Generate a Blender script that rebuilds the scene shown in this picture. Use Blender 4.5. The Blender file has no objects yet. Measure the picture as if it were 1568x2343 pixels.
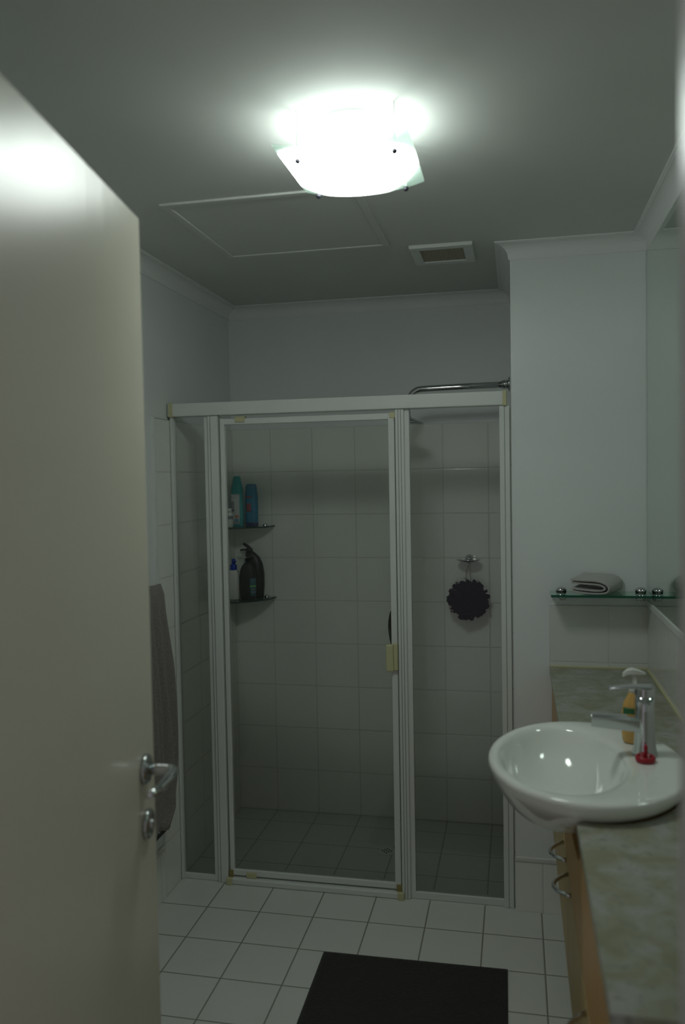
import bpy, bmesh, math, random
from mathutils import Vector, Matrix
random.seed(4)
S = bpy.context.scene
COL = S.collection
PI = math.pi

# ------------------------------------------------------------------ camera
cam_d = bpy.data.cameras.new('camera'); cam = bpy.data.objects.new('camera', cam_d); COL.objects.link(cam)
cam_d.sensor_fit = 'VERTICAL'; cam_d.sensor_height = 24.0; cam_d.sensor_width = 24.0
cam_d.lens = 24.0 * 1869.85 / 2343.0
F = Vector((-0.20770398, 0.97733724, -0.0408776)); R = Vector((0.97814679, 0.20711242, -0.01825686)); U = Vector((0.00937685, 0.04377632, 0.99899735))
cam.matrix_world = Matrix(((R.x, U.x, -F.x, 1.31047858), (R.y, U.y, -F.y, -3.67167697), (R.z, U.z, -F.z, 1.56366529), (0, 0, 0, 1)))
cam_d.clip_start = 0.02
cam_d.dof.use_dof = True; cam_d.dof.focus_distance = 3.0; cam_d.dof.aperture_fstop = 1.5
S.camera = cam

# ------------------------------------------------------------------ world, exposure
w = bpy.data.worlds.new('world'); S.world = w; w.use_nodes = True
w.node_tree.nodes['Background'].inputs[0].default_value = (0.98, 0.90, 0.95, 1)
w.node_tree.nodes['Background'].inputs[1].default_value = 0.17
S.view_settings.view_transform = 'Standard'; S.view_settings.look = 'None'
S.view_settings.gamma = 1.0; S.view_settings.exposure = 0.31; S.view_settings.use_curve_mapping = False
BULB_E = 64.0
GLASS_E = 13.8
LAMP_COL = (0.915, 1.0, 0.955)
S.cycles.max_bounces = 12; S.cycles.transparent_max_bounces = 16

# ------------------------------------------------------------------ materials
def nt(name):
    m = bpy.data.materials.new(name); m.use_nodes = True
    t = m.node_tree; b = t.nodes['Principled BSDF']
    return m, t, b
def srgb(r, g, b):
    f = lambda c: ((c / 255.0) / 12.92) if c <= 10 else (((c / 255.0) + 0.055) / 1.055) ** 2.4
    return (f(r), f(g), f(b), 1)
def N(t, typ, **kw):
    n = t.nodes.new(typ)
    for k, v in kw.items(): setattr(n, k, v)
    return n
def plain(name, col, rough=0.5, metal=0.0, spec=0.5, bump=0.0, scale=200.0, coat=0.0):
    m, t, b = nt(name)
    b.inputs['Base Color'].default_value = col; b.inputs['Roughness'].default_value = rough
    b.inputs['Metallic'].default_value = metal; b.inputs['Specular IOR Level'].default_value = spec
    b.inputs['Coat Weight'].default_value = coat
    # slight procedural variation of tone
    tc = N(t, 'ShaderNodeTexCoord'); no = N(t, 'ShaderNodeTexNoise'); no.inputs['Scale'].default_value = 3.0
    mx = N(t, 'ShaderNodeMix', data_type='RGBA'); mx.inputs[6].default_value = col
    mx.inputs[7].default_value = (col[0] * .93, col[1] * .93, col[2] * .92, 1)
    t.links.new(tc.outputs['Object'], no.inputs['Vector']); t.links.new(no.outputs['Fac'], mx.inputs[0]); t.links.new(mx.outputs[2], b.inputs['Base Color'])
    if bump:
        n2 = N(t, 'ShaderNodeTexNoise'); n2.inputs['Scale'].default_value = scale; n2.inputs['Detail'].default_value = 3
        bp = N(t, 'ShaderNodeBump'); bp.inputs['Strength'].default_value = bump; bp.inputs['Distance'].default_value = 0.002
        t.links.new(tc.outputs['Object'], n2.inputs['Vector']); t.links.new(n2.outputs['Fac'], bp.inputs['Height']); t.links.new(bp.outputs[0], b.inputs['Normal'])
    return m
def M1(t, op, a, b=None):
    n = N(t, 'ShaderNodeMath', operation=op)
    for i, v in enumerate((a, b)):
        if v is None: continue
        if isinstance(v, (int, float)): n.inputs[i].default_value = v
        else: t.links.new(v, n.inputs[i])
    return n.outputs[0]
def tile(name, ax1, off1, ax2, off2, size=0.2, col=srgb(226, 230, 224), grout=srgb(206, 208, 198), lw=0.0016, rough=0.12, size2=None):
    m, t, b = nt(name)
    g = N(t, 'ShaderNodeNewGeometry'); sp = N(t, 'ShaderNodeSeparateXYZ'); t.links.new(g.outputs['Position'], sp.inputs[0])
    ds = []
    for ax, off, sz in ((ax1, off1, size), (ax2, off2, size2 or size)):
        u = M1(t, 'DIVIDE', M1(t, 'SUBTRACT', sp.outputs[ax], off), sz)
        fr = M1(t, 'FRACT', M1(t, 'ADD', u, 100.0))
        ds.append(M1(t, 'MULTIPLY', M1(t, 'MINIMUM', fr, M1(t, 'SUBTRACT', 1.0, fr)), sz))
    d = M1(t, 'MINIMUM', ds[0], ds[1])
    mr = N(t, 'ShaderNodeMapRange'); mr.inputs[1].default_value = lw * .7; mr.inputs[2].default_value = lw * 1.5
    t.links.new(d, mr.inputs[0])
    no = N(t, 'ShaderNodeTexNoise'); no.inputs['Scale'].default_value = 7.0; no.inputs['Detail'].default_value = 4; t.links.new(g.outputs['Position'], no.inputs['Vector'])
    c0 = N(t, 'ShaderNodeMix', data_type='RGBA'); c0.inputs[6].default_value = col; c0.inputs[7].default_value = (col[0] * .92, col[1] * .93, col[2] * .9, 1)
    t.links.new(no.outputs['Fac'], c0.inputs[0])
    mx = N(t, 'ShaderNodeMix', data_type='RGBA'); mx.inputs[6].default_value = grout
    t.links.new(mr.outputs[0], mx.inputs[0]); t.links.new(c0.outputs[2], mx.inputs[7]); t.links.new(mx.outputs[2], b.inputs['Base Color'])
    rr = N(t, 'ShaderNodeMapRange'); rr.inputs[3].default_value = 0.8; rr.inputs[4].default_value = rough
    t.links.new(mr.outputs[0], rr.inputs[0]); t.links.new(rr.outputs[0], b.inputs['Roughness'])
    m2 = N(t, 'ShaderNodeMapRange'); m2.inputs[1].default_value = lw * .5; m2.inputs[2].default_value = lw * 3; t.links.new(d, m2.inputs[0])
    bp = N(t, 'ShaderNodeBump'); bp.inputs['Strength'].default_value = 0.6; bp.inputs['Distance'].default_value = 0.0012
    t.links.new(m2.outputs[0], bp.inputs['Height']); t.links.new(bp.outputs[0], b.inputs['Normal'])
    return m
def glassmat(name, tint, rough=0.0, ior=1.45, gcol=(1, 1, 1, 1)):
    m, t, b = nt(name); t.nodes.remove(b)
    out = [n for n in t.nodes if n.type == 'OUTPUT_MATERIAL'][0]
    tr = N(t, 'ShaderNodeBsdfTransparent'); tr.inputs[0].default_value = tint
    gl = N(t, 'ShaderNodeBsdfGlossy'); gl.inputs['Roughness'].default_value = rough; gl.inputs[0].default_value = gcol
    fr = N(t, 'ShaderNodeFresnel'); fr.inputs[0].default_value = ior
    mx = N(t, 'ShaderNodeMixShader'); t.links.new(fr.outputs[0], mx.inputs[0]); t.links.new(tr.outputs[0], mx.inputs[1]); t.links.new(gl.outputs[0], mx.inputs[2])
    t.links.new(mx.outputs[0], out.inputs[0])
    return m
def granite_mat():
    m, t, b = nt('granite'); tc = N(t, 'ShaderNodeTexCoord')
    n1 = N(t, 'ShaderNodeTexNoise'); n1.inputs['Scale'].default_value = 15; n1.inputs['Detail'].default_value = 6; n1.inputs['Distortion'].default_value = .8
    r1 = N(t, 'ShaderNodeValToRGB'); e = r1.color_ramp.elements
    e[0].position = .36; e[0].color = srgb(140, 140, 114); e[1].position = .62; e[1].color = srgb(166, 167, 160)
    x = e.new(.5); x.color = srgb(154, 155, 138)
    n2 = N(t, 'ShaderNodeTexNoise'); n2.inputs['Scale'].default_value = 55; n2.inputs['Detail'].default_value = 5
    r2 = N(t, 'ShaderNodeValToRGB'); r2.color_ramp.elements[0].position = .33; r2.color_ramp.elements[1].position = .44
    mx = N(t, 'ShaderNodeMix', data_type='RGBA'); mx.inputs[6].default_value = srgb(136, 138, 124)
    n3 = N(t, 'ShaderNodeTexVoronoi'); n3.inputs['Scale'].default_value = 150
    r3 = N(t, 'ShaderNodeValToRGB'); r3.color_ramp.elements[0].color = (.8, .8, .8, 1); r3.color_ramp.elements[1].color = (1, 1, 1, 1); r3.color_ramp.elements[1].position = .35
    mu = N(t, 'ShaderNodeMix', data_type='RGBA', blend_type='MULTIPLY'); mu.inputs[0].default_value = 1
    for n in (n1, n2, n3): t.links.new(tc.outputs['Object'], n.inputs['Vector'])
    t.links.new(n1.outputs['Fac'], r1.inputs[0]); t.links.new(n2.outputs['Fac'], r2.inputs[0]); t.links.new(n3.outputs['Distance'], r3.inputs[0])
    t.links.new(r2.outputs[0], mx.inputs[0]); t.links.new(r1.outputs[0], mx.inputs[7])
    t.links.new(mx.outputs[2], mu.inputs[6]); t.links.new(r3.outputs[0], mu.inputs[7]); t.links.new(mu.outputs[2], b.inputs['Base Color'])
    b.inputs['Roughness'].default_value = .3
    return m
def wood_mat(name, c1, c2):
    m, t, b = nt(name); tc = N(t, 'ShaderNodeTexCoord'); mp = N(t, 'ShaderNodeMapping'); mp.inputs['Scale'].default_value = (14, 14, 1.6)
    n = N(t, 'ShaderNodeTexNoise'); n.inputs['Scale'].default_value = 3; n.inputs['Detail'].default_value = 6; n.inputs['Distortion'].default_value = 1.2
    r = N(t, 'ShaderNodeValToRGB'); r.color_ramp.elements[0].position = .3; r.color_ramp.elements[1].position = .7
    r.color_ramp.elements[0].color = c1; r.color_ramp.elements[1].color = c2
    t.links.new(tc.outputs['Object'], mp.inputs[0]); t.links.new(mp.outputs[0], n.inputs['Vector']); t.links.new(n.outputs['Fac'], r.inputs[0]); t.links.new(r.outputs[0], b.inputs['Base Color'])
    b.inputs['Roughness'].default_value = .4
    return m
def towel_mat(name, col, sc=500):
    m, t, b = nt(name); tc = N(t, 'ShaderNodeTexCoord')
    n = N(t, 'ShaderNodeTexNoise'); n.inputs['Scale'].default_value = sc; n.inputs['Detail'].default_value = 2
    r = N(t, 'ShaderNodeMix', data_type='RGBA'); r.inputs[6].default_value = (col[0] * .55, col[1] * .55, col[2] * .55, 1); r.inputs[7].default_value = (min(1, col[0] * 1.4), min(1, col[1] * 1.4), min(1, col[2] * 1.4), 1)
    t.links.new(tc.outputs['Object'], n.inputs['Vector']); t.links.new(n.outputs['Fac'], r.inputs[0]); t.links.new(r.outputs[2], b.inputs['Base Color'])
    bp = N(t, 'ShaderNodeBump'); bp.inputs['Strength'].default_value = .8; bp.inputs['Distance'].default_value = .003
    t.links.new(n.outputs['Fac'], bp.inputs['Height']); t.links.new(bp.outputs[0], b.inputs['Normal'])
    b.inputs['Roughness'].default_value = .95; b.inputs['Sheen Weight'].default_value = .15
    return m
def emit(name, col, e):
    m, t, b = nt(name); t.nodes.remove(b); out = [n for n in t.nodes if n.type == 'OUTPUT_MATERIAL'][0]
    em = N(t, 'ShaderNodeEmission'); em.inputs[0].default_value = (*col, 1); em.inputs[1].default_value = e; t.links.new(em.outputs[0], out.inputs[0])
    return m
def diffuser_mat():
    # frosted round centre of the glass plate glows, the clear rim of the plate stays glass
    m, t, b = nt('lamp_diffuser'); t.nodes.remove(b); out = [n for n in t.nodes if n.type == 'OUTPUT_MATERIAL'][0]
    em = N(t, 'ShaderNodeEmission'); em.inputs[0].default_value = (*LAMP_COL, 1); em.inputs[1].default_value = GLASS_E
    rim_t = N(t, 'ShaderNodeBsdfTransparent'); rim_t.inputs[0].default_value = (.88, .96, .92, 1)
    rim_d = N(t, 'ShaderNodeBsdfDiffuse'); rim_d.inputs[0].default_value = (.74, .86, .80, 1)
    tl = N(t, 'ShaderNodeBsdfTranslucent'); tl.inputs[0].default_value = (.74, .86, .80, 1)
    a = N(t, 'ShaderNodeMixShader'); a.inputs[0].default_value = .5; t.links.new(rim_d.outputs[0], a.inputs[1]); t.links.new(tl.outputs[0], a.inputs[2])
    rm = N(t, 'ShaderNodeMixShader'); rm.inputs[0].default_value = .35; t.links.new(rim_t.outputs[0], rm.inputs[1]); t.links.new(a.outputs[0], rm.inputs[2])
    tc = N(t, 'ShaderNodeTexCoord'); sp = N(t, 'ShaderNodeSeparateXYZ'); t.links.new(tc.outputs['Object'], sp.inputs[0])
    r2 = M1(t, 'SQRT', M1(t, 'ADD', M1(t, 'POWER', M1(t, 'ABSOLUTE', M1(t, 'ADD', sp.outputs[0], .016)), 2.0), M1(t, 'POWER', M1(t, 'ABSOLUTE', sp.outputs[1]), 2.0)))
    mr = N(t, 'ShaderNodeMapRange'); mr.inputs[1].default_value = .160; mr.inputs[2].default_value = .168; t.links.new(r2, mr.inputs[0])
    # only the lower frosted face glows; the inner face is plain white glass
    spn = N(t, 'ShaderNodeSeparateXYZ'); t.links.new(tc.outputs['Normal'], spn.inputs[0]); up = M1(t, 'GREATER_THAN', spn.outputs[2], 0.0)
    wh = N(t, 'ShaderNodeBsdfDiffuse'); wh.inputs[0].default_value = (.8, .85, .83, 1)
    ct = N(t, 'ShaderNodeBsdfTransparent'); ct.inputs[0].default_value = (1, 1, 1, 1)
    e2 = N(t, 'ShaderNodeMixShader'); e2.inputs[0].default_value = .45; t.links.new(em.outputs[0], e2.inputs[1]); t.links.new(ct.outputs[0], e2.inputs[2])
    w2 = N(t, 'ShaderNodeMixShader'); w2.inputs[0].default_value = .85; t.links.new(wh.outputs[0], w2.inputs[1]); t.links.new(ct.outputs[0], w2.inputs[2]); wh = w2
    fm = N(t, 'ShaderNodeMixShader'); t.links.new(up, fm.inputs[0]); t.links.new(e2.outputs[0], fm.inputs[1]); t.links.new(wh.outputs[0], fm.inputs[2])
    mx = N(t, 'ShaderNodeMixShader'); t.links.new(mr.outputs[0], mx.inputs[0]); t.links.new(fm.outputs[0], mx.inputs[1]); t.links.new(rm.outputs[0], mx.inputs[2])
    t.links.new(mx.outputs[0], out.inputs[0])
    return m

TCOL = srgb(238, 241, 234)
M = {}
M['paint'] = plain('wall_paint', srgb(233, 237, 236), .45, bump=.08, scale=300)
M['ceil'] = plain('ceiling_paint', srgb(216, 219, 214), .8, bump=.05, scale=300)
M['cornice'] = plain('cornice_paint', srgb(236, 238, 237), .5)
M['tile_back'] = tile('tile_back', 0, .193, 2, 0, col=TCOL)
M['tile_left'] = tile('tile_left', 1, -.86, 2, 0, col=TCOL)
M['tile_right'] = tile('tile_right', 1, -.7257, 2, 0, col=TCOL)
M['tile_splash'] = tile('tile_splash', 0, 1.4216, 2, 1.107, col=srgb(222, 223, 219), grout=srgb(206, 207, 201))
M['tile_splash_r'] = tile('tile_splash_right', 1, -.7257, 2, 1.107, col=srgb(222, 223, 219), grout=srgb(206, 207, 201))
M['tile_skirt_x'] = tile('tile_skirt_x', 0, .193 + .8, 2, -.0101, col=TCOL, grout=srgb(212, 213, 206))
M['tile_skirt_y'] = tile('tile_skirt_y', 1, -.9025, 2, -.0101, col=TCOL, grout=srgb(212, 213, 206))
FT = srgb(222, 225, 220)
M['tile_floor'] = tile('tile_floor', 0, .187, 1, -.9025, col=FT, grout=srgb(140, 140, 130), lw=.0022, rough=.35)
M['tile_shower_floor'] = tile('tile_shower_floor', 0, .193, 1, -.1295, col=FT, grout=srgb(165, 166, 154), lw=.0018, rough=.3)
M['door'] = plain('door_gloss_paint', srgb(214, 211, 194), .30, spec=.5, bump=.12, scale=120)
def brushed(m):
    t = m.node_tree; bp = [n for n in t.nodes if n.type == 'BUMP'][0]; nz = bp.inputs['Height'].links[0].from_node
    mp = N(t, 'ShaderNodeMapping'); mp.inputs['Scale'].default_value = (1, 1, .04); src = nz.inputs['Vector'].links[0].from_socket
    t.links.new(src, mp.inputs[0]); t.links.new(mp.outputs[0], nz.inputs['Vector'])
    bp.inputs['Strength'].default_value = .35; nz.inputs['Scale'].default_value = 45
brushed(M['door'])
M['jamb'] = plain('jamb_gloss_paint', srgb(208, 204, 204), .3, bump=.05, scale=120)
M['alu'] = plain('white_powder_coat', srgb(226, 230, 226), .3)
M['rub'] = plain('grey_seal', srgb(165, 170, 164), .5)
M['yel'] = plain('yellowed_plastic', srgb(206, 204, 160), .45)
M['yeld'] = plain('stained_plastic', srgb(150, 140, 90), .5)
M['sglass'] = glassmat('shower_glass', (.984, .993, .987, 1), ior=1.33)
M['gshelf'] = glassmat('shelf_glass', (.72, .9, .82, 1))
M['gedge'] = plain('glass_edge_green', srgb(20, 92, 72), .15)
M['gedge2'] = plain('glass_edge_dark', srgb(36, 66, 56), .15)
M['chrome'] = plain('chrome', (.62, .64, .65, 1), .08, metal=1.0)
M['satin'] = plain('satin_chrome', (.5, .52, .53, 1), .22, metal=1.0)
M['mirror'] = plain('mirror_silver', (.72, .82, .76, 1), .01, metal=1.0)
M['granite'] = granite_mat()
M['wood'] = wood_mat('beech_front', srgb(186, 158, 100), srgb(202, 178, 124))
M['wood2'] = wood_mat('beech_apron', srgb(190, 146, 86), srgb(206, 164, 102))
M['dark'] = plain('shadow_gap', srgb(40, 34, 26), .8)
M['ceramic'] = plain('white_ceramic', srgb(240, 244, 238), .07, coat=.5)
M['mat'] = towel_mat('bath_mat_pile', srgb(44, 44, 40), 160)
M['towel'] = towel_mat('towel_grey', srgb(134, 129, 124), 170)
M['flannel'] = towel_mat('flannel_grey', srgb(190, 188, 184), 420)
M['hem'] = plain('towel_hem_dark', srgb(50, 52, 48), .9)
M['teal'] = plain('teal_plastic', srgb(6, 168, 170), .12)
M['tealb'] = plain('teal_body', srgb(70, 170, 172), .2)
M['lblwhite'] = plain('white_label', srgb(200, 204, 204), .35)
M['lblgrey'] = plain('grey_label', srgb(140, 146, 148), .35)
M['orange'] = plain('orange_mark', srgb(200, 120, 60), .4)
M['lblue'] = plain('light_blue_mark', srgb(90, 150, 180), .4)
M['blue'] = plain('blue_plastic', srgb(4, 122, 158), .22)
M['bluedark'] = plain('dark_blue_base', srgb(40, 60, 104), .3)
M['redlab'] = plain('red_label', srgb(150, 70, 80), .4)
M['whitep'] = plain('white_plastic', srgb(226, 228, 222), .3)
M['pumpblue'] = plain('royal_blue_pump', srgb(10, 60, 180), .3)
M['black'] = plain('black_plastic', srgb(16, 16, 15), .4)
M['black2'] = plain('black_plastic_soft', srgb(24, 25, 23), .45)
M['lblteal'] = plain('blue_teal_label', srgb(50, 100, 110), .4)
M['lblgreen'] = plain('green_label', srgb(110, 180, 100), .4)
M['amber'] = plain('amber_liquid', srgb(216, 172, 96), .12)
M['greenl'] = plain('green_leaf_label', srgb(50, 110, 70), .4)
M['red'] = plain('red_rubber', srgb(165, 22, 42), .4)
M['loofah'] = plain('dark_netting', srgb(10, 24, 46), .8, spec=.2)
M['cord'] = plain('white_cord', srgb(150, 150, 146), .6)
M['grille'] = plain('dusty_grille', srgb(190, 186, 166), .8)
M['knob'] = plain('lamp_knob', srgb(30, 28, 40), .3)
M['pan'] = plain('lamp_pan_white', srgb(235, 240, 236), .5)
M['bulb'] = emit('bulb_glow', LAMP_COL, BULB_E)
M['diff'] = diffuser_mat()
M['leak'] = plain('dark_handle', srgb(60, 66, 62), .3)
M['pipe'] = plain('drain_steel', srgb(140, 146, 140), .35, metal=.4)

# ------------------------------------------------------------------ mesh helpers
def obj(name, bm, mat, parent=None, smooth=False, mats=None, bevel=0, origin=None, sub=0):
    me = bpy.data.meshes.new(name)
    if origin is not None: bmesh.ops.translate(bm, verts=bm.verts, vec=-Vector(origin))
    bmesh.ops.recalc_face_normals(bm, faces=bm.faces)
    bm.to_mesh(me); bm.free()
    for mm in (mats or [mat]): me.materials.append(M[mm] if isinstance(mm, str) else mm)
    o = bpy.data.objects.new(name, me); COL.objects.link(o)
    if parent:
        o.parent = parent
        if origin is not None: o.location = Vector(origin)
    elif origin is not None: o.location = Vector(origin)
    if smooth:
        for p in me.polygons: p.use_smooth = True
    if bevel:
        md = o.modifiers.new('bevel', 'BEVEL'); md.width = bevel; md.segments = 3; md.limit_method = 'ANGLE'; md.angle_limit = math.radians(40); md.harden_normals = True
        for p in me.polygons: p.use_smooth = True
    if sub:
        md = o.modifiers.new('subdivision', 'SUBSURF'); md.levels = sub; md.render_levels = sub
    return o
def thing(name, label, cat, loc=(0, 0, 0), group=None):
    o = bpy.data.objects.new(name, None); COL.objects.link(o); o.location = loc; o.empty_display_size = .05
    o['label'] = label; o['category'] = cat
    if group: o['group'] = group
    return o
def tag(o, label, cat, group=None):
    o['label'] = label; o['category'] = cat
    if group: o['group'] = group
    return o
def struct(o, label=None):
    o['kind'] = 'structure'
    if label: o['label'] = label
    return o
def box(bm, x0, x1, y0, y1, z0, z1, mi=0):
    v = [bm.verts.new(p) for p in ((x0, y0, z0), (x1, y0, z0), (x1, y1, z0), (x0, y1, z0), (x0, y0, z1), (x1, y0, z1), (x1, y1, z1), (x0, y1, z1))]
    for f in ((0, 3, 2, 1), (4, 5, 6, 7), (0, 1, 5, 4), (1, 2, 6, 5), (2, 3, 7, 6), (3, 0, 4, 7)):
        fc = bm.faces.new([v[i] for i in f]); fc.material_index = mi
    return v
def B(*a, **k):
    bm = bmesh.new()
    for q in a: box(bm, *q)
    return bm
def loft(bm, rings, close=True, cap=True, mi=0):
    R_ = [[bm.verts.new(p) for p in r] for r in rings]
    n = len(R_[0])
    for i in range(len(R_) - 1):
        for j in range(n if close else n - 1):
            f = bm.faces.new((R_[i][j], R_[i][(j + 1) % n], R_[i + 1][(j + 1) % n], R_[i + 1][j])); f.material_index = mi
    if cap:
        f = bm.faces.new(R_[0][::-1]); f.material_index = mi
        f = bm.faces.new(R_[-1]); f.material_index = mi
    return R_
def tube(bm, pts, r, n=12, closed=False, mi=0):
    P = [Vector(p) for p in pts]; rs = r if isinstance(r, (list, tuple)) else [r] * len(P)
    rings = []; up = None
    for i, p in enumerate(P):
        if closed: d = (P[(i + 1) % len(P)] - P[i - 1]).normalized()
        else: d = (P[min(i + 1, len(P) - 1)] - P[max(i - 1, 0)]).normalized()
        if up is None:
            up = Vector((0, 0, 1)) if abs(d.z) < .9 else Vector((1, 0, 0))
        up = (up - d * up.dot(d)).normalized(); s = d.cross(up)
        rings.append([p + (up * math.cos(a) + s * math.sin(a)) * rs[i] for a in [2 * PI * k / n for k in range(n)]])
    if closed:
        rings.append(rings[0])
        loft(bm, rings, cap=False); bmesh.ops.remove_doubles(bm, verts=bm.verts, dist=1e-6)
    else: loft(bm, rings, mi=mi)
def lathe(bm, prof, c=(0, 0, 0), n=32, axis='z', sx=1, sy=1, mi=0):
    rings = []
    for r, h in prof:
        ring = []
        for k in range(n):
            a = 2 * PI * k / n; u, v = r * math.cos(a) * sx, r * math.sin(a) * sy
            if axis == 'z': p = (c[0] + u, c[1] + v, c[2] + h)
            elif axis == 'x': p = (c[0] + h, c[1] + u, c[2] + v)
            else: p = (c[0] + u, c[1] + h, c[2] + v)
            ring.append(p)
        rings.append(ring)
    loft(bm, rings, mi=mi)
def arc(c, r, a0, a1, n, f):
    return [f(c, r, a0 + (a1 - a0) * i / n) for i in range(n + 1)]
def extrude_profile(bm, prof, y0, y1, f):
    loft(bm, [[f(p, y0) for p in prof], [f(p, y1) for p in prof]])

# ------------------------------------------------------------------ room shell
W_, WR, DN, H = 1.2977, 1.7551, .7257, 2.368
YF = -2.925; YB = -3.04        # wall with the doorway
T = .1
struct(obj('floor', B((-T, WR + T, YB - .6, -.715, -.06, 0)), 'tile_floor'))
fl = bpy.data.objects['floor']
struct(obj('shower_floor', B((-T, W_ + .0, -.715, T, -.06, -.0005)), 'tile_shower_floor', fl))
struct(obj('ceiling', B((-T, WR + T, YB - .6, T, H, H + .08)), 'ceil'))
wl = struct(obj('wall_left', B((-T, 0, YB, T, 0, H)), 'paint'))
wb = struct(obj('wall_back', B((0, W_ + T, 0, T, 0, H)), 'paint'))
wr = struct(obj('wall_right', B((WR, WR + T, YB, -DN, 0, H)), 'paint'))
wn = struct(obj('wall_rear_right', B((W_, WR + T, -DN, 0, 0, H)), 'paint'))
bm = bmesh.new(); box(bm, 0, .700, YB, YF, 0, H); box(bm, 1.475, WR, YB, YF, 0, H); box(bm, .700, 1.475, YB, YF, 2.10, H)
wf = struct(obj('wall_front', bm, 'paint'))
# wall tiling (8 mm proud)
struct(obj('shower_tiling', B((.008, W_, -.008, 0, 0, 1.8)), 'tile_back', wb, bevel=.0015))
struct(obj('shower_tiling', B((0, .008, -.8575, 0, 0, 1.8)), 'tile_left', wl, bevel=.0015))
bm = B((0, .0105, -.864, -.8575, 0, 1.804)); box(bm, 0, .0105, -.8575, -.745, 1.8, 1.804)
struct(obj('tile_edge_trim', bm, 'alu', wl))
struct(obj('shower_tiling', B((W_ - .006, W_, -DN + .02, -.008, 0, 1.8)), 'tile_right', wn, bevel=.0015))
struct(obj('splashback_tiling', B((1.4216, WR, -DN - .006, -DN, .86, 1.107)), 'tile_splash', wn, bevel=.0015))
struct(obj('splashback_tiling', B((WR - .006, WR, -2.62, -DN - .006, .86, 1.107)), 'tile_splash_r', wr, bevel=.0015))
# skirting tiles with a rounded cap
def skirt(name, x0, x1, y0, y1, axis, mat):
    o = struct(obj(name, B((x0, x1, y0, y1, 0, .182)), mat, bevel=.001))
    bm = bmesh.new(); e = .004
    if axis == 'x': box(bm, x0, x1, y0 - e, y1, .182, .2)
    else: box(bm, x0, x1 + e, y0, y1, .182, .2)
    struct(obj('skirting_cap', bm, 'tile_splash', o, bevel=.005))
    return o
skirt('baseboard_left', 0, .009, YF, -.864, 'y', 'tile_skirt_y')
skirt('baseboard_rear', W_ - .002, WR, -DN - .009, -DN, 'x', 'tile_skirt_x')
# coved cornice
CW, CH = .052, .055
def cprof():
    p = [(0, 0), (0, CH), (CW, CH), (CW, CH - .004), (CW - .006, CH - .005)]
    for i in range(9):
        a = PI / 2 * i / 8
        # concave quarter cove
        p.append((.006 + (CW - .013) * (1 - math.sin(a)), .006 + (CH - .012) * (1 - (1 - math.cos(a)))))
    p += [(.0055, .005), (.004, 0)]
    return p
Z0 = H - CH
def cornice(name, a, b, nrm, m0, m1):
    # a->b along wall, nrm inward; mitre factor m (+1 inner corner shortens, -1 outer corner lengthens) at each end
    a = Vector((*a, Z0)); b = Vector((*b, Z0)); d = (b - a).normalized(); n = Vector((*nrm, 0)); bm = bmesh.new()
    P = cprof()
    r0 = [a + n * u + Vector((0, 0, v)) + d * (u * m0) for u, v in P]; r1 = [b + n * u + Vector((0, 0, v)) - d * (u * m1) for u, v in P]
    loft(bm, [r0, r1])
    return struct(obj(name, bm, 'cornice'))
cornice('trim_1', (0, YF), (0, 0), (1, 0), 1, 1)
cornice('trim_2', (0, 0), (W_, 0), (0, -1), 1, 1)
cornice('trim_3', (W_, 0), (W_, -DN), (-1, 0), 1, -1)
cornice('trim_4', (W_, -DN), (WR, -DN), (0, -1), -1, 1)
cornice('trim_5', (WR, -DN), (WR, YF), (-1, 0), 1, 1)
cornice('trim_6', (WR, YF), (0, YF), (0, 1), 1, 1)
# door frame (jamb linings with stop)
JX = 1.4405
bm = bmesh.new(); box(bm, JX, 1.475, YB - .012, YF - .042, 0, 2.1); box(bm, JX + .012, 1.475, YF - .042, YF + .012, 0, 2.1)
box(bm, .700, .728, YB - .012, YF + .012, 0, 2.1); box(bm, .728, JX + .012, YB - .012, YF + .012, 2.072, 2.1)
jf = struct(obj('trim_7', bm, 'jamb', bevel=.002))
# architrave around the doorway, bathroom side
bm = bmesh.new(); box(bm, 1.470, 1.525, YF, YF + .014, 0, 2.14); box(bm, .650, .700, YF, YF + .014, 0, 2.14); box(bm, .700, 1.470, YF, YF + .014, 2.1, 2.14)
struct(obj('architrave', bm, 'jamb', jf, bevel=.003))

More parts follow.
